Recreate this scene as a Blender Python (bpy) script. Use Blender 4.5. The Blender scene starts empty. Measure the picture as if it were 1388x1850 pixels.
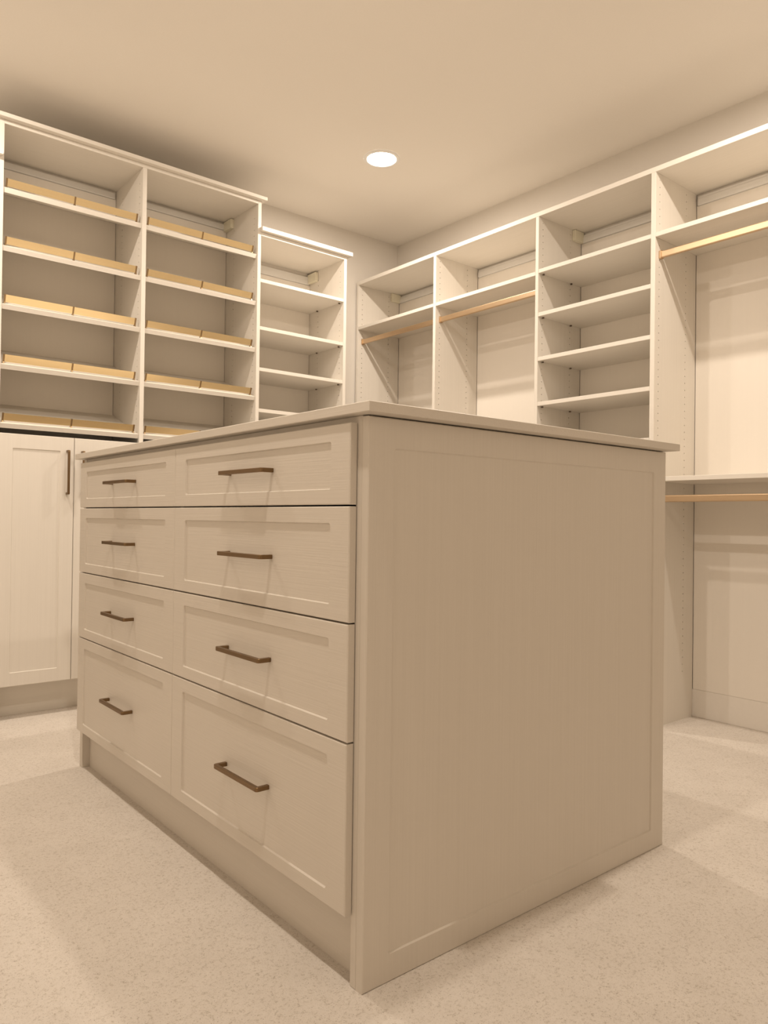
import bpy, bmesh, math, random
from mathutils import Matrix, Vector

SC = bpy.context.scene
COL = SC.collection

# ------------------------------------------------------------------ camera
cam_d = bpy.data.cameras.new('camera')
cam = bpy.data.objects.new('camera', cam_d)
COL.objects.link(cam)
cam_d.sensor_fit = 'HORIZONTAL'
cam_d.sensor_width = 36.0
cam_d.lens = 1349.63 / 1388.0 * 36.0
cam_d.clip_start = 0.02
cam_d.clip_end = 60
R_ = Vector((0.77067849, -0.63709954, 0.01260367))
F_ = Vector((0.637035, 0.77078089, 0.0091227))
U_ = R_.cross(F_)
cam.matrix_world = Matrix(((R_.x, U_.x, -F_.x, -0.8745),
                           (R_.y, U_.y, -F_.y, -1.1058),
                           (R_.z, U_.z, -F_.z, 0.8946),
                           (0, 0, 0, 1)))
SC.camera = cam

# ------------------------------------------------------------------ world, exposure
world = bpy.data.worlds.new('closet_world')
SC.world = world
world.use_nodes = True
world.node_tree.nodes['Background'].inputs[0].default_value = (0.0, 0.0, 0.0, 1)
world.node_tree.nodes['Background'].inputs[1].default_value = 0.0
SC.view_settings.view_transform = 'Standard'
SC.view_settings.look = 'None'
SC.view_settings.gamma = 1.0
SC.view_settings.use_curve_mapping = False
SC.view_settings.exposure = 0.0
SC.cycles.max_bounces = 7
SC.cycles.diffuse_bounces = 5
SC.cycles.glossy_bounces = 3
LIGHT_WATTS = 16.8
LIGHT_RGB = (1.0, 0.868, 0.73)

# ------------------------------------------------------------------ materials
def _mat(name):
    m = bpy.data.materials.new(name)
    m.use_nodes = True
    nt = m.node_tree
    return m, nt, nt.nodes['Principled BSDF']


def _coords(nt, scale, rnd=True):
    tc = nt.nodes.new('ShaderNodeTexCoord')
    out = tc.outputs['Object']
    if rnd:
        oi = nt.nodes.new('ShaderNodeObjectInfo')
        mul = nt.nodes.new('ShaderNodeVectorMath')
        mul.operation = 'SCALE'
        mul.inputs[0].default_value = (7.3, 5.1, 9.7)
        nt.links.new(oi.outputs['Random'], mul.inputs['Scale'])
        add = nt.nodes.new('ShaderNodeVectorMath')
        nt.links.new(out, add.inputs[0])
        nt.links.new(mul.outputs[0], add.inputs[1])
        out = add.outputs[0]
    mp = nt.nodes.new('ShaderNodeMapping')
    mp.inputs['Scale'].default_value = scale
    nt.links.new(out, mp.inputs['Vector'])
    return mp.outputs[0]


def _noise(nt, vec, scale=1.0, detail=3.0, rough=0.55):
    n = nt.nodes.new('ShaderNodeTexNoise')
    n.inputs['Scale'].default_value = scale
    n.inputs['Detail'].default_value = detail
    n.inputs['Roughness'].default_value = rough
    nt.links.new(vec, n.inputs['Vector'])
    return n.outputs['Fac']


def _ramp(nt, fac, stops):
    r = nt.nodes.new('ShaderNodeValToRGB')
    els = r.color_ramp.elements
    els[0].position, els[0].color = stops[0][0], (*stops[0][1], 1)
    els[1].position, els[1].color = stops[-1][0], (*stops[-1][1], 1)
    for p, c in stops[1:-1]:
        e = els.new(p)
        e.color = (*c, 1)
    nt.links.new(fac, r.inputs[0])
    return r.outputs[0]


def laminate(name, axis, lo, hi, bump=0.25, rough=0.5, across=110.0):
    """wood-textured melamine, grain running along one axis"""
    m, nt, b = _mat(name)
    s1 = [across] * 3
    s1[axis] = 1.6
    s2 = [330.0] * 3
    s2[axis] = 5.0
    f1 = _noise(nt, _coords(nt, s1), 1.0, 4.0, 0.6)
    f2 = _noise(nt, _coords(nt, s2), 1.0, 2.0, 0.5)
    c = _ramp(nt, f1, [(0.30, lo), (0.68, hi)])
    nt.links.new(c, b.inputs['Base Color'])
    bp = nt.nodes.new('ShaderNodeBump')
    bp.inputs['Strength'].default_value = bump
    bp.inputs['Distance'].default_value = 0.0006
    nt.links.new(f2, bp.inputs['Height'])
    nt.links.new(bp.outputs[0], b.inputs['Normal'])
    b.inputs['Roughness'].default_value = rough
    b.inputs['Specular IOR Level'].default_value = 0.35
    return m


LO, HI = (0.755, 0.710, 0.643), (0.78, 0.735, 0.668)
LAM = [laminate('laminate_grain_%s' % 'xyz'[a], a, LO, HI, 0.35) for a in range(3)]
ILO, IHI = (0.654, 0.600, 0.529), (0.674, 0.620, 0.549)
ISL = [laminate('island_laminate_grain_%s' % 'xyz'[a], a, ILO, IHI, 0.5, 0.42, 210.0) for a in range(3)]


def plain(name, rgb, rough=0.6, metal=0.0, spec=0.3, mottled=0.0, mscale=30.0, bump=0.0):
    m, nt, b = _mat(name)
    lo = tuple(c * (1 - mottled) for c in rgb)
    hi = tuple(min(1, c * (1 + mottled)) for c in rgb)
    f = _noise(nt, _coords(nt, (mscale,) * 3, False), 1.0, 4.0)
    nt.links.new(_ramp(nt, f, [(0.3, lo), (0.7, hi)]), b.inputs['Base Color'])
    if bump:
        bp = nt.nodes.new('ShaderNodeBump')
        bp.inputs['Strength'].default_value = bump
        bp.inputs['Distance'].default_value = 0.001
        nt.links.new(f, bp.inputs['Height'])
        nt.links.new(bp.outputs[0], b.inputs['Normal'])
    b.inputs['Roughness'].default_value = rough
    b.inputs['Metallic'].default_value = metal
    b.inputs['Specular IOR Level'].default_value = spec
    return m


def brushed(name, rgb, axis, rough):
    m, nt, b = _mat(name)
    s = [900.0] * 3
    s[axis] = 6.0
    f = _noise(nt, _coords(nt, s), 1.0, 2.0)
    nt.links.new(_ramp(nt, f, [(0.3, tuple(c * 0.9 for c in rgb)), (0.7, rgb)]), b.inputs['Base Color'])
    bp = nt.nodes.new('ShaderNodeBump')
    bp.inputs['Strength'].default_value = 0.12
    bp.inputs['Distance'].default_value = 0.0004
    nt.links.new(f, bp.inputs['Height'])
    nt.links.new(bp.outputs[0], b.inputs['Normal'])
    b.inputs['Metallic'].default_value = 1.0
    b.inputs['Roughness'].default_value = rough
    return m


WALL_PAINT = plain('wall_paint', (0.74, 0.697, 0.64), 0.75, 0, 0.2, 0.012, 180, 0.05)
CEIL_PAINT = plain('ceiling_paint', (0.85, 0.81, 0.755), 0.85, 0, 0.15, 0.012, 180, 0.05)
TRIM_PAINT = plain('trim_paint', (0.80, 0.755, 0.695), 0.55, 0, 0.3, 0.01, 60)
BACKER = laminate('back_panel_laminate', 2, (0.83, 0.78, 0.71), (0.84, 0.79, 0.72), 0.08, 0.55)
FENCE_GOLD = brushed('brushed_gold', (0.96, 0.77, 0.46), 0, 0.24)
ROD_GOLD = brushed('champagne_gold', (0.68, 0.51, 0.34), 1, 0.40)
POST_GOLD = brushed('aged_gold', (0.36, 0.255, 0.145), 2, 0.36)
BRONZE = brushed('satin_bronze', (0.235, 0.155, 0.085), 1, 0.36)
STEEL = plain('white_steel', (0.78, 0.765, 0.74), 0.4, 0, 0.5, 0.01)
PIN_METAL = plain('dark_pin_metal', (0.16, 0.12, 0.09), 0.4, 0.8, 0.5, 0.05)
CREAM = plain('cream_plastic', (0.80, 0.76, 0.62), 0.45, 0, 0.4, 0.01)
LAMP_WHITE = plain('lamp_white', (0.85, 0.84, 0.82), 0.5, 0, 0.3, 0.01)


def carpet():
    m, nt, b = _mat('speckled_carpet')
    v0 = _coords(nt, (1, 1, 1), False)
    big = _noise(nt, v0, 7.0, 5.0, 0.6)
    tuft = _noise(nt, v0, 150.0, 7.0, 0.78)
    spk = _noise(nt, v0, 380.0, 2.5, 0.65)
    base = _ramp(nt, big, [(0.3, (0.735, 0.68, 0.62)), (0.7, (0.80, 0.745, 0.685))])
    tint = _ramp(nt, tuft, [(0.30, (0.54, 0.49, 0.43)), (0.47, (0.95, 0.94, 0.925)), (0.75, (1.0, 1.0, 1.0))])
    dark = _ramp(nt, spk, [(0.305, (0.20, 0.15, 0.11)), (0.365, (1, 1, 1))])
    mx = nt.nodes.new('ShaderNodeMix')
    mx.data_type = 'RGBA'
    mx.blend_type = 'MULTIPLY'
    mx.inputs[0].default_value = 1.0
    nt.links.new(base, mx.inputs[6])
    nt.links.new(tint, mx.inputs[7])
    mx2 = nt.nodes.new('ShaderNodeMix')
    mx2.data_type = 'RGBA'
    mx2.blend_type = 'MULTIPLY'
    mx2.inputs[0].default_value = 1.0
    nt.links.new(mx.outputs[2], mx2.inputs[6])
    nt.links.new(dark, mx2.inputs[7])
    nt.links.new(mx2.outputs[2], b.inputs['Base Color'])
    bp = nt.nodes.new('ShaderNodeBump')
    bp.inputs['Strength'].default_value = 0.6
    bp.inputs['Distance'].default_value = 0.004
    nt.links.new(tuft, bp.inputs['Height'])
    nt.links.new(bp.outputs[0], b.inputs['Normal'])
    b.inputs['Roughness'].default_value = 0.95
    b.inputs['Specular IOR Level'].default_value = 0.05
    return m


CARPET = carpet()


def lamp_lens():
    m, nt, b = _mat('lit_lens')
    b.inputs['Base Color'].default_value = (1, 1, 1, 1)
    b.inputs['Emission Color'].default_value = (1.0, 0.93, 0.82, 1)
    b.inputs['Emission Strength'].default_value = 30.0
    return m


LENS = lamp_lens()

# ------------------------------------------------------------------ geometry helpers
def link_mesh(name, me, mat, parent, loc):
    o = bpy.data.objects.new(name, me)
    COL.objects.link(o)
    if mat and not me.materials:
        me.materials.append(mat)
    if parent is not None:
        o.parent = parent
        base = Vector(parent['_base'])
        o.location = Vector(loc) - base
    else:
        o.location = loc
    o['_base'] = tuple(loc)
    return o


def bm_obj(name, bm, mat, parent, loc, smooth=False):
    me = bpy.data.meshes.new(name)
    bmesh.ops.recalc_face_normals(bm, faces=bm.faces[:])
    bm.to_mesh(me)
    bm.free()
    if smooth:
        for p in me.polygons:
            p.use_smooth = True
    return link_mesh(name, me, mat, parent, loc)


def add_box(bm, x0, x1, y0, y1, z0, z1, bev=0.0, seg=1):
    tmp = bmesh.new()
    bmesh.ops.create_cube(tmp, size=1.0)
    bmesh.ops.scale(tmp, vec=(x1 - x0, y1 - y0, z1 - z0), verts=tmp.verts[:])
    bmesh.ops.translate(tmp, vec=((x0 + x1) / 2, (y0 + y1) / 2, (z0 + z1) / 2), verts=tmp.verts[:])
    if bev > 0:
        bmesh.ops.bevel(tmp, geom=tmp.edges[:], offset=bev, segments=seg, affect='EDGES', profile=0.5)
    me = bpy.data.meshes.new('tmp')
    tmp.to_mesh(me)
    tmp.free()
    bm.from_mesh(me)
    bpy.data.meshes.remove(me)


def board(name, x, y, z, mat, parent, bev=0.001):
    """an axis-aligned board given by world extents"""
    cx, cy, cz = (x[0] + x[1]) / 2, (y[0] + y[1]) / 2, (z[0] + z[1]) / 2
    bm = bmesh.new()
    add_box(bm, x[0] - cx, x[1] - cx, y[0] - cy, y[1] - cy, z[0] - cz, z[1] - cz, bev)
    return bm_obj(name, bm, mat, parent, (cx, cy, cz))


def thing(name, label, cat, loc, group=None):
    o = bpy.data.objects.new(name, None)
    COL.objects.link(o)
    o.empty_display_size = 0.1
    o.location = loc
    o['_base'] = tuple(loc)
    o['label'] = label
    o['category'] = cat
    if group:
        o['group'] = group
    return o


def tag(o, label, cat, group=None):
    o['label'] = label
    o['category'] = cat
    if group:
        o['group'] = group
    return o


def structure(o):
    o['kind'] = 'structure'
    return o


def extrude_poly(bm, pts, fn, d0, d1):
    """closed polygon pts (a,b) swept from d0 to d1; fn(a,b,d) -> world-ish vector"""
    v0 = [bm.verts.new(fn(a, b, d0)) for a, b in pts]
    v1 = [bm.verts.new(fn(a, b, d1)) for a, b in pts]
    n = len(pts)
    bm.faces.new(v0)
    bm.faces.new(list(reversed(v1)))
    for i in range(n):
        j = (i + 1) % n
        bm.faces.new((v0[i], v1[i], v1[j], v0[j]))
    return v0, v1


def holed_panel(name, axis, side, lo, hi, span, zr, mat, parent, rows, zholes, r=0.0030, depth=0.011):
    """upright board whose face on `side` of `axis` ('x' or 'y') carries drilled pin holes.
    lo/hi: extents along axis, span: extents along the other horizontal axis, rows: hole positions along it."""
    c = 1 if side > 0 else -1
    cx = (lo + hi) / 2
    cs = (span[0] + span[1]) / 2
    cz = (zr[0] + zr[1]) / 2
    t = (hi - lo) / 2

    def V(s, z, d):          # s along span, z up, d distance below the drilled face
        n = c * (t - d)
        return (n, s - cs, z - cz) if axis == 'x' else (s - cs, n, z - cz)
    bm = bmesh.new()
    ch = 0.001
    s0, s1 = span
    z0, z1 = zr
    # body without drilled face, front edges eased
    ring0 = [(s0 + ch, z0), (s1 - ch, z0), (s1 - ch, z1), (s0 + ch, z1)]
    ring1 = [(s0, z0), (s1, z0), (s1, z1), (s0, z1)]
    A = [bm.verts.new(V(s, z, 0)) for s, z in ring0]
    B = [bm.verts.new(V(s, z, ch)) for s, z in ring1]
    Cc = [bm.verts.new(V(s, z, 2 * t - ch)) for s, z in ring1]
    Dd = [bm.verts.new(V(s, z, 2 * t)) for s, z in ring0]
    for P, Q in ((A, B), (B, Cc), (Cc, Dd)):
        for i in range(4):
            j = (i + 1) % 4
            bm.faces.new((P[i], Q[i], Q[j], P[j]))
    bm.faces.new(Dd)
    # drilled face
    w, pitch, K = 0.008, 0.032, 8
    zc0 = zholes[0] - pitch / 2
    n = int((zholes[1] - zholes[0]) / pitch) + 1
    zc1 = zc0 + n * pitch

    def quad(a0, a1, b0, b1):
        if a1 - a0 < 1e-6 or b1 - b0 < 1e-6:
            return
        bm.faces.new([bm.verts.new(V(a, b, 0)) for a, b in ((a0, b0), (a1, b0), (a1, b1), (a0, b1))])
    cur = s0 + ch
    for rr in rows:
        quad(cur, rr - w, z0, z1)
        quad(rr - w, rr + w, z0, zc0)
        quad(rr - w, rr + w, zc1, z1)
        cur = rr + w
        for k in range(n):
            zb, zt = zc0 + k * pitch, zc0 + (k + 1) * pitch
            zm = (zb + zt) / 2
            outer = [(rr + w, zm), (rr + w, zt), (rr, zt), (rr - w, zt), (rr - w, zm), (rr - w, zb), (rr, zb), (rr + w, zb)]
            inner = [(rr + r * math.cos(i * math.pi / 4), zm + r * math.sin(i * math.pi / 4)) for i in range(K)]
            O = [bm.verts.new(V(a, b, 0)) for a, b in outer]
            I = [bm.verts.new(V(a, b, 0)) for a, b in inner]
            J = [bm.verts.new(V(a, b, depth)) for a, b in inner]
            for i in range(K):
                j = (i + 1) % K
                bm.faces.new((O[i], O[j], I[j], I[i]))
                bm.faces.new((I[i], I[j], J[j], J[i]))
            bm.faces.new(J)
    quad(cur, s1 - ch, z0, z1)
    bmesh.ops.remove_doubles(bm, verts=bm.verts[:], dist=1e-5)
    loc = (cx, cs, cz) if axis == 'x' else (cs, cx, cz)
    return bm_obj(name, bm, mat, parent, loc)


def round_rect(w, h, r, k=5):
    """corner-grouped points of a rounded rectangle, counter-clockwise from lower right"""
    out = []
    for (cx, cy, a0) in ((w / 2 - r, -h / 2 + r, -90), (w / 2 - r, h / 2 - r, 0), (-w / 2 + r, h / 2 - r, 90), (-w / 2 + r, -h / 2 + r, 180)):
        out.append([(cx + r * math.cos(math.radians(a0 + 90 * i / k)), cy + r * math.sin(math.radians(a0 + 90 * i / k))) for i in range(k + 1)])
    return out


def shaker(bm, w, h, t, rec, depth, fn, slope=0.0022, ch=0.0016, r=0.006):
    """milled shaker slab. local (a,b,d): a width, b height, d = depth below the front face.
    rec = (left, right, bottom, top) border widths"""
    aL, aR, bB, bT = -w / 2 + rec[0], w / 2 - rec[1], -h / 2 + rec[2], h / 2 - rec[3]
    mx, my = (aL + aR) / 2, (bB + bT) / 2
    cor = [(w / 2 - ch, -h / 2 + ch), (w / 2 - ch, h / 2 - ch), (-w / 2 + ch, h / 2 - ch), (-w / 2 + ch, -h / 2 + ch)]
    cor2 = [(w / 2, -h / 2), (w / 2, h / 2), (-w / 2, h / 2), (-w / 2, -h / 2)]
    F0 = [bm.verts.new(fn(a, b, 0)) for a, b in cor]
    F1 = [bm.verts.new(fn(a, b, ch)) for a, b in cor2]
    F2 = [bm.verts.new(fn(a, b, t)) for a, b in cor2]
    g1 = [[bm.verts.new(fn(a + mx, b + my, 0)) for a, b in grp] for grp in round_rect(aR - aL, bT - bB, r)]
    g2 = [[bm.verts.new(fn(a + mx, b + my, depth)) for a, b in grp] for grp in round_rect(aR - aL - 2 * slope, bT - bB - 2 * slope, max(r - slope, 0.002))]
    for i in range(4):
        j = (i + 1) % 4
        bm.faces.new((F0[i], F0[j], g1[j][0], g1[i][-1]))
        for q in range(len(g1[i]) - 1):
            bm.faces.new((F0[i], g1[i][q + 1], g1[i][q]))
        bm.faces.new((F0[i], F1[i], F1[j], F0[j]))
        bm.faces.new((F1[i], F2[i], F2[j], F1[j]))
    bm.faces.new(F2)
    l1 = [v for grp in g1 for v in grp]
    l2 = [v for grp in g2 for v in grp]
    n = len(l1)
    for i in range(n):
        j = (i + 1) % n
        bm.faces.new((l1[i], l1[j], l2[j], l2[i]))
    bm.faces.new(l2)


def pull_mesh(name, length, stand, bar, vertical=False, axis='x'):
    """squared bar pull with bent ends; origin at the middle of its mounting plane, projecting towards -axis"""
    L = length / 2
    r = 0.007
    out = [(-L, 0.0), (-L, stand - r)]
    out += [(-L + r - r * math.cos(i * math.pi / 8), stand - r + r * math.sin(i * math.pi / 8)) for i in range(1, 5)]
    out += [(L - r + r * math.sin(i * math.pi / 8), stand - r + r * math.cos(i * math.pi / 8)) for i in range(0, 5)]
    out += [(L, 0.0), (L - bar, 0.0), (L - bar, stand - bar), (-L + bar, stand - bar), (-L + bar, 0.0)]
    bm = bmesh.new()

    def fn(a, p, d):
        if axis == 'x':
            return (-p, a, d)
        return (d, -p, a)
    extrude_poly(bm, out, fn, -bar / 2, bar / 2)
    bmesh.ops.recalc_face_normals(bm, faces=bm.faces[:])
    es = [e for e in bm.edges if len(e.link_faces) == 2 and e.calc_face_angle() > 1.2]
    bmesh.ops.bevel(bm, geom=es, offset=0.0006, segments=1, affect='EDGES')
    me = bpy.data.meshes.new(name)
    bm.to_mesh(me)
    bm.free()
    return me


# ------------------------------------------------------------------ setting
XW, YW, ZC = 2.4480, 2.8020, 2.7726
XL, YR = -1.45, -1.55
T = 0.1
structure(board('floor', (XL - T, XW + T), (YR - T, YW + T), (-T, 0.0), CARPET, None, 0))
structure(board('ceiling', (XL - T, XW + T), (YR - T, YW + T), (ZC, ZC + T), CEIL_PAINT, None, 0))
structure(board('wall_back', (XL - T, XW + T), (YW, YW + T), (0, ZC), WALL_PAINT, None, 0))
structure(board('wall_right', (XW, XW + T), (YR - T, YW), (0, ZC), WALL_PAINT, None, 0))
structure(board('wall_left', (XL - T, XL), (YR - T, YW), (0, ZC), WALL_PAINT, None, 0))
structure(board('wall_front', (XL, XW), (YR - T, YR), (0, ZC), WALL_PAINT, None, 0))
structure(board('baseboard_right', (2.4405, XW), (YR, YW), (0, 0.1267), TRIM_PAINT, None, 0.0015))

# ------------------------------------------------------------------ ceiling downlights
def disc(bm, r0, r1, z0, z1, n=40):
    """a ring (or disc when r0 == 0) between two radii and heights"""
    a = [bm.verts.new((r1 * math.cos(2 * math.pi * i / n), r1 * math.sin(2 * math.pi * i / n), z1)) for i in range(n)]
    if r0 == 0:
        bm.faces.new(a)
        return
    b = [bm.verts.new((r0 * math.cos(2 * math.pi * i / n), r0 * math.sin(2 * math.pi * i / n), z0)) for i in range(n)]
    for i in range(n):
        j = (i + 1) % n
        bm.faces.new((b[i], b[j], a[j], a[i]))


def downlight(x, y, label, k=1.0):
    t = thing('recessed_downlight', label, 'ceiling light', (x, y, ZC), 'recessed ceiling lights')
    bm = bmesh.new()
    disc(bm, 0.073, 0.078, -0.0035, -0.0075)
    disc(bm, 0.078, 0.092, -0.0075, -0.006)
    disc(bm, 0.092, 0.095, -0.006, -0.0002)
    bm_obj('trim_ring', bm, LAMP_WHITE, t, (x, y, ZC), True)
    bm = bmesh.new()
    disc(bm, 0.062, 0.073, -0.0085, -0.0035)
    disc(bm, 0.040, 0.062, -0.0120, -0.0085)
    disc(bm, 0, 0.040, 0, -0.0120)
    bm_obj('lens', bm, LENS, t, (x, y, ZC), True)
    ld = bpy.data.lights.new('downlight_light', 'AREA')
    ld.shape = 'DISK'
    ld.size = 0.056
    ld.energy = LIGHT_WATTS * k
    ld.color = LIGHT_RGB
    lo = bpy.data.objects.new('downlight_light', ld)
    COL.objects.link(lo)
    lo.parent = t
    lo.location = (0, 0, -0.0145)
    return t


downlight(1.567, 1.904, 'glowing recessed ceiling light in view above the room corner')
downlight(1.575, 0.02, 'recessed ceiling light above the hanging bay at the right edge')
downlight(0.50, 0.95, 'recessed ceiling light over the middle of the drawer island', 0.7)
downlight(-0.46, 1.88, 'recessed ceiling light in front of the gold-fenced shoe shelves')
downlight(-0.46, -0.05, 'recessed ceiling light over the aisle beside the near drawers')

# ------------------------------------------------------------------ drawer island
IB = (0.53, 0.82, 0.0)
isl = thing('drawer_island', 'cream wood-textured closet island with eight drawers on beige carpet', 'island', IB)
D, L, HP = 1.0585, 1.640, 1.0921
# decorative shaker end panel facing the camera
bm = bmesh.new()
shaker(bm, D, HP - 0.0025, 0.019, (0.064, 0.060, 0.053, 0.058), 0.0035, lambda a, b, d: (a, d, b), slope=0.0025, ch=0.002, r=0.006)
bm_obj('end_panel', bm, ISL[2], isl, (D / 2, 0.0, HP / 2 - 0.00125))
board('side_panel', (0.0, D), (0.0195, 0.0385), (0.0, HP), ISL[2], isl, 0.0012)
board('side_panel', (0.0, D), (1.6146, 1.6336), (0.0, HP), ISL[2], isl, 0.0012)
board('far_end_panel', (0.0, D), (1.6338, L), (0.0, HP), ISL[2], isl, 0.001)
board('toe_kick', (0.0264, 0.0454), (0.0388, 1.6143), (0.0, 0.150), ISL[1], isl, 0)
board('top_rail', (0.002, 0.09), (0.0388, 1.6143), (1.072, 1.0918), ISL[1], isl, 0)
board('back_panel', (D - 0.019, D), (0.0388, 1.6143), (0.0, HP - 0.0005), ISL[2], isl, 0)
board('centre_panel', (0.002, D - 0.02), (0.8125, 0.8315), (0.15, 1.0715), ISL[2], isl, 0)
board('bottom_panel', (0.0456, D - 0.02), (0.0388, 1.6143), (0.131, 0.1495), ISL[1], isl, 0)
rows = [(0.9210, 1.0782), (0.6949, 0.9178), (0.4670, 0.6917), (0.1373, 0.4637)]
cols = [(0.0336, 0.8226), (0.8246, 1.6203)]
hz = [0.9985, 0.8078, 0.5812, 0.3018]
hy = [0.4205, 1.2165]
pull_h = pull_mesh('bar_pull', 0.204, 0.0330, 0.0095)
XF = -0.0185
for ci, (y0, y1) in enumerate(cols):
    for ri, (z0, z1) in enumerate(rows):
        bm = bmesh.new()
        w, h = y1 - y0, z1 - z0
        # a runs towards -y so that the face seen from -x is not mirrored
        shaker(bm, w, h, 0.0165, (0.063, 0.062, 0.030, 0.033), 0.0042, lambda a, b, d: (d, -a, b), slope=0.0020, ch=0.0018, r=0.006)
        dr = bm_obj('drawer', bm, ISL[1], isl, (XF, (y0 + y1) / 2, (z0 + z1) / 2))
        # shallow drawer box behind the front
        hb = link_mesh('handle', pull_h, BRONZE, dr, (XF + 0.0042, hy[ci], hz[ri]))
        hb['label'] = 'bronze bar pull'
        bm = bmesh.new()
        add_box(bm, 0.0190, 0.50, -w / 2 + 0.03, w / 2 - 0.03, -h / 2 + 0.025, h / 2 - 0.035)
        bm_obj('drawer_box', bm, LAM[0], dr, (XF, (y0 + y1) / 2, (z0 + z1) / 2))

tag(board('island_countertop', (-0.0272, 1.0714), (-0.0347, 1.6582), (HP + 0.0002, 1.1117), ISL[1], None, 0.0012),
    'flat cream wood-grain top resting on the drawer island', 'countertop')

# ------------------------------------------------------------------ shoe wall (back wall, left)
YA, YB = 2.4355, 2.7955
SB = (0.52, 2.62, 0.0)
shoe = thing('shoe_cabinet', 'tall cream cabinet with slanted gold-fenced shoe shelves above doors', 'cabinet', SB)
HOLES = (0.20, 2.53)
for (x0, x1, top) in ((-0.1265, -0.1060, 2.6045), (0.5088, 0.5293, 2.5862), (1.1454, 1.1658, 2.6045)):
    holed_panel('upright_panel', 'x', -1, x0, x1, (YA, YW - 0.0008), (0.0, top), LAM[2], shoe, (YA + 0.040, YA + 0.268), (0.214, 2.532))
board('top_board', (-0.1058, 1.1452), (YA, YW - 0.0008), (2.5864, 2.6045), LAM[0], shoe, 0.001)
board('crown', (-0.146, 1.1870), (2.4075, YW - 0.0008), (2.6047, 2.6228), LAM[0], shoe, 0.0012)
slope = 0.126 / 0.352


def shoe_shelf(x0, x1, s):
    """slanted shelf with a gold fence held by three posts"""
    yf, yb, th = YA + 0.006, YB - 0.002, 0.0205
    bm = bmesh.new()
    w = x1 - x0
    ang = math.atan(slope)
    ty = 0.0195 * math.sin(ang)           # the front edge is square to the slope, so it leans down and in
    pts = [(yf + ty, s), (yb, s + slope * (yb - yf - ty)), (yb, s + th + slope * (yb - yf)), (yf + 0.001, s + th + 0.0004), (yf, s + th - 0.001)]
    cx = (x0 + x1) / 2
    extrude_poly(bm, [(a - yf, b - s) for a, b in pts], lambda a, b, d: (d, a, b), -w / 2, w / 2)
    sh = bm_obj('shoe_shelf', bm, LAM[0], shoe, (cx, yf, s))
    # fence, standing square on the slope, 23 mm behind the front edge
    ca, sa = math.cos(ang), math.sin(ang)
    oy, oz = yf + 0.023, s + th + slope * 0.023

    def tilt(x, n, h):            # n along the shelf to the back, h square off the shelf
        return (x, n * ca - h * sa, n * sa + h * ca)
    bm = bmesh.new()
    pts = [(-0.0015, 0.006), (0.0015, 0.006), (0.0015, 0.0385), (-0.0015, 0.0385)]
    xl, xr = -w / 2 + 0.016, w / 2 - 0.019
    xm = (xl + xr) / 2 - 0.001
    extrude_poly(bm, pts, lambda a, b, d: tilt(d, a, b), xl - 0.002, xr + 0.002)
    fe = bm_obj('fence', bm, FENCE_GOLD, sh, (cx, oy, oz))
    fe['label'] = 'brushed gold shoe fence'
    for xx in (xl, xm, xr):
        bm = bmesh.new()
        prof = [(-0.0085, 0.0), (0.0095, 0.0), (0.0075, 0.0025), (0.0042, 0.006), (0.0034, 0.014), (0.0034, 0.0395), (-0.0034, 0.0395), (-0.0034, 0.014), (-0.0038, 0.006), (-0.0062, 0.0025)]
        extrude_poly(bm, prof, lambda a, b, d: tilt(d, a, b), -0.0034, 0.0034)
        bm_obj('fence_post', bm, POST_GOLD, sh, (cx + xx, oy, oz))


for (x0, x1) in ((-0.1055, 0.5083), (0.5298, 1.1449)):
    for s in (2.2934, 2.0392, 1.7860, 1.5251, 1.2690):
        shoe_shelf(x0, x1, s)
    board('back_panel', (x0 + 0.001, x1 - 0.002), (YB, YW - 0.0008), (0.15, 2.540), BACKER, shoe, 0)
    board('hang_rail', (x0 + 0.004, x1 - 0.010), (YB - 0.010, YW - 0.001), (2.5415, 2.5725), STEEL, shoe, 0.001)
    board('bottom_board', (x0, x1), (YA + 0.002, YB - 0.0005), (0.1500, 0.1690), LAM[0], shoe, 0)
board('toe_kick', (-0.1055, 0.5083), (2.5187, 2.5350), (0.0, 0.1495), LAM[0], shoe, 0)
board('toe_kick', (0.5298, 1.1449), (2.5187, 2.5350), (0.0, 0.1495), LAM[0], shoe, 0)
bm = bmesh.new()
add_box(bm, -0.011, 0.011, -0.044, 0.044, -0.026, 0.026, 0.0015, 1)
bm_obj('bracket_cover', bm, CREAM, shoe, (1.1454 - 0.0115, YB - 0.046, 2.5570))
pull_v = pull_mesh('door_pull', 0.200, 0.0295, 0.0095, axis='y')
for (x0, x1, hx) in ((-0.1160, 0.2005, 0.171), (0.2029, 0.5178, 0.2365), (0.5200, 0.8365, 0.806), (0.8389, 1.1555, 0.8685)):
    w, h = x1 - x0, 1.2443 - 0.1482
    bm = bmesh.new()
    shaker(bm, w, h, 0.0190, (0.059, 0.059, 0.058, 0.062), 0.0040, lambda a, b, d: (a, d, b), slope=0.0020, ch=0.0018, r=0.004)
    dr = bm_obj('door', bm, LAM[2], shoe, ((x0 + x1) / 2, YA - 0.0200, (0.1482 + 1.2443) / 2))
    hb = link_mesh('handle', pull_v, BRONZE, dr, (hx, YA - 0.0200, 1.0865))
    hb['label'] = 'bronze bar pull'

# ------------------------------------------------------------------ low shelf towers on both sides of the shoe cabinet
def shelf_pins(parent, spots, zt):
    for (px, py) in spots:
        bm = bmesh.new()
        bmesh.ops.create_cone(bm, cap_ends=True, segments=10, radius1=0.0055, radius2=0.0055, depth=0.006)
        bm_obj('shelf_pin', bm, PIN_METAL, parent, (px, py, zt - 0.0032))


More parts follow.
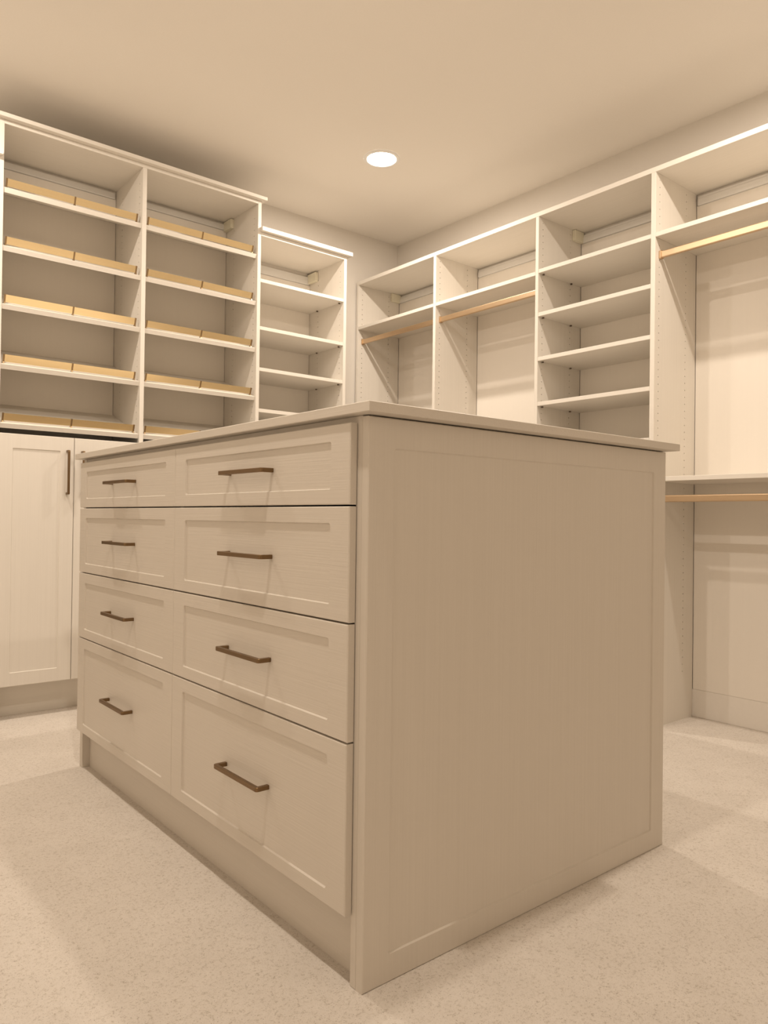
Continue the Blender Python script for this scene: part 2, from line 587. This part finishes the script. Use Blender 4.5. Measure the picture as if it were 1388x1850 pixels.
def tower(label, tx0, tx1, panel, crown, pins):
    """open shelves between tx0 and tx1; panel = x extents of its own upright, crown = plan outline of its top"""
    mx = (tx0 + tx1) / 2
    tow = thing('shelf_tower', label, 'shelving', (mx, 2.62, 0.0), 'low shelf towers on the back wall')
    holed_panel('upright_panel', 'x', -1, panel[0], panel[1], (YA, YW - 0.0008), (0.0, 2.4398), LAM[2], tow, (YA + 0.040, YA + 0.268), (0.214, 2.372))
    board('top_board', (tx0, tx1), (YA, YW - 0.0008), (2.4185, 2.4398), LAM[0], tow, 0.001)
    bm = bmesh.new()
    extrude_poly(bm, [(a - mx, b - 2.6) for a, b in crown], lambda a, b, d: (a, b, d), 0.0, 0.0218)
    bm_obj('crown', bm, LAM[0], tow, (mx, 2.6, 2.4402))
    for s in (2.1685, 1.9104, 1.6868, 1.4638, 1.2400, 1.0160, 0.7900, 0.5400, 0.1400):
        board('shelf', (tx0, tx1), (YA + 0.003, YB - 0.001), (s, s + 0.0190), LAM[0], tow, 0.001)
        if s > 1.3 and pins:
            shelf_pins(tow, ((tx1 - 0.0092, 2.4710), (tx1 - 0.0092, 2.6990), (tx0 + 0.009, 2.4710), (tx0 + 0.009, 2.6990)), s)
    board('back_panel', (tx0 + 0.001, tx1 - 0.002), (YB, YW - 0.0008), (0.14, 2.345), BACKER, tow, 0)
    board('hang_rail', (tx0 + 0.004, tx1 - 0.012), (YB - 0.010, YW - 0.001), (2.3465, 2.3945), STEEL, tow, 0.001)
    board('toe_kick', (tx0, tx1), (2.5187, 2.5350), (0.0, 0.1395), LAM[0], tow, 0)
    if pins:
        bm = bmesh.new()
        add_box(bm, -0.011, 0.011, -0.044, 0.044, -0.028, 0.028, 0.0015, 1)
        bm_obj('bracket_cover', bm, CREAM, tow, (tx1 - 0.0115, YB - 0.047, 2.3800))
    return tow


YK = YW - 0.0008
tower('narrow cream open shelf tower beside the taller shoe cabinet', 1.1664, 1.7257, (1.7259, 1.7449),
      [(1.1590, 2.4100), (1.7690, 2.4100), (1.7690, YK), (1.1664, YK), (1.1664, 2.4350), (1.1590, 2.4350)], True)
tower('shelf tower left of the shoe cabinet, only its crown end in view', -0.6865, -0.1271, (-0.7057, -0.6867),
      [(-0.1150, 2.4100), (-0.1150, 2.4350), (-0.1271, 2.4350), (-0.1271, YK), (-0.7200, YK), (-0.7200, 2.4100)], False)

# ------------------------------------------------------------------ hanging system on the right wall
XA, XB = 2.0882, 2.4400        # front edge, face of the back panels
ZU = 2.4212                    # underside of the continuous top board
FAR, E, G, H, N = (2.7701, 2.7900), (2.0350, 2.0555), (1.2876, 1.3069), (0.6485, 0.6700), (-0.0990, -0.0800)
tag(board('closet_top_board', (XA - 0.0003, XW - 0.0008), (N[0], FAR[1]), (ZU + 0.0002, 2.4440), LAM[1], None, 0.001),
    'long cream board running along the top of the right wall bays', 'shelf')
ROWS_B = (XA + 0.034, XA + 0.260)


def upright(parent, p, top=ZU):
    return holed_panel('upright_panel', 'y', -1, p[0], p[1], (XA, XW - 0.0085), (0.0, top), LAM[2], parent, ROWS_B, (0.218, 2.394))


def bay_back(parent, y0, y1):
    board('back_panel', (XB, XW - 0.0008), (y0 + 0.001, y1 - 0.0018), (0.1275, 2.3640), BACKER, parent, 0)
    bm = bmesh.new()
    add_box(bm, -0.010, 0.006, -(y1 - y0) / 2 + 0.004, (y1 - y0) / 2 - 0.009, 0.0, 0.030, 0.001)
    add_box(bm, -0.006, 0.006, -(y1 - y0) / 2 + 0.004, (y1 - y0) / 2 - 0.009, 0.030, 0.043, 0.001)
    bm_obj('hang_rail', bm, STEEL, parent, (XB, (y0 + y1) / 2, 2.3655))


def rod(parent, y0, y1, z):
    """flat-oval hanging rod in two end cups"""
    w, h, k = 0.015, 0.030, 6
    pts = [p for g in round_rect(w, h, 0.0045, k) for p in g]
    bm = bmesh.new()
    v0, v1 = extrude_poly(bm, pts, lambda a, b, d: (a, d, b), -(y1 - y0) / 2 + 0.002, (y1 - y0) / 2 - 0.002)
    rd = bm_obj('hanging_rod', bm, ROD_GOLD, parent, (2.1265, (y0 + y1) / 2, z))
    rd['label'] = 'champagne gold hanging rod'
    for yy in (y0 + 0.006, y1 - 0.006):
        bm = bmesh.new()
        pts = [p for g in round_rect(0.022, 0.036, 0.005, k) for p in g]
        extrude_poly(bm, pts, lambda a, b, d: (a, d, b), -0.0058, 0.0058)
        bm_obj('rod_cup', bm, ROD_GOLD, rd, (2.1265, yy, z))


def cover(parent, y):
    bm = bmesh.new()
    add_box(bm, -0.038, 0.038, -0.010, 0.010, -0.0275, 0.0275, 0.0015, 1)
    bm_obj('bracket_cover', bm, CREAM, parent, (XB - 0.040, y - 0.0105, 2.3925))


def wshelf(parent, y0, y1, zb, th=0.0195):
    return board('shelf', (XA + 0.0005, XB - 0.0005), (y0, y1), (zb, zb + th), LAM[1], parent, 0.001)


GRP = 'hanging bays along the right wall'
b1 = thing('hanging_bay', 'cream hanging bay nearest the room corner with one gold rod', 'closet bay', (2.27, 2.41, 0.0), GRP)
upright(b1, FAR)
upright(b1, E)
bay_back(b1, E[1] + 0.0005, FAR[0] - 0.0005)
wshelf(b1, E[1] + 0.0005, FAR[0] - 0.0005, 2.1282)
rod(b1, E[1] + 0.0005, FAR[0] - 0.0005, 2.0540)
cover(b1, FAR[0])

b2 = thing('hanging_bay', 'cream hanging bay between the corner bay and the open shelves', 'closet bay', (2.27, 1.67, 0.0), GRP)
upright(b2, G)
bay_back(b2, G[1] + 0.0005, E[0] - 0.0005)
wshelf(b2, G[1] + 0.0005, E[0] - 0.0005, 2.1282)
rod(b2, G[1] + 0.0005, E[0] - 0.0005, 2.0545)

b3 = thing('shelf_bay', 'cream bay of open shelves between two hanging bays on the right wall', 'closet bay', (2.27, 0.98, 0.0), GRP)
upright(b3, H)
bay_back(b3, H[1] + 0.0005, G[0] - 0.0005)
for s in (2.1355, 1.9173, 1.6941, 1.4685, 1.2440, 1.0180, 0.7920, 0.5660, 0.3400, 0.1280):
    wshelf(b3, H[1] + 0.0005, G[0] - 0.0005, s)
    if s > 1.3:
        shelf_pins(b3, ((2.1190, 1.2790), (2.3470, 1.2790), (2.1190, H[1] + 0.009), (2.3470, H[1] + 0.009)), s)
cover(b3, G[0])

b4 = thing('hanging_bay', 'cream double hanging bay at the right edge with upper and lower rods', 'closet bay', (2.27, 0.28, 0.0), GRP)
upright(b4, N)
bay_back(b4, N[1] + 0.0005, H[0] - 0.0005)
wshelf(b4, N[1] + 0.0005, H[0] - 0.0005, 2.1365)
rod(b4, N[1] + 0.0005, H[0] - 0.0005, 2.0650)
wshelf(b4, N[1] + 0.0005, H[0] - 0.0005, 1.0716)
rod(b4, N[1] + 0.0005, H[0] - 0.0005, 0.9975)

for o in bpy.data.objects:
    if '_base' in o:
        del o['_base']
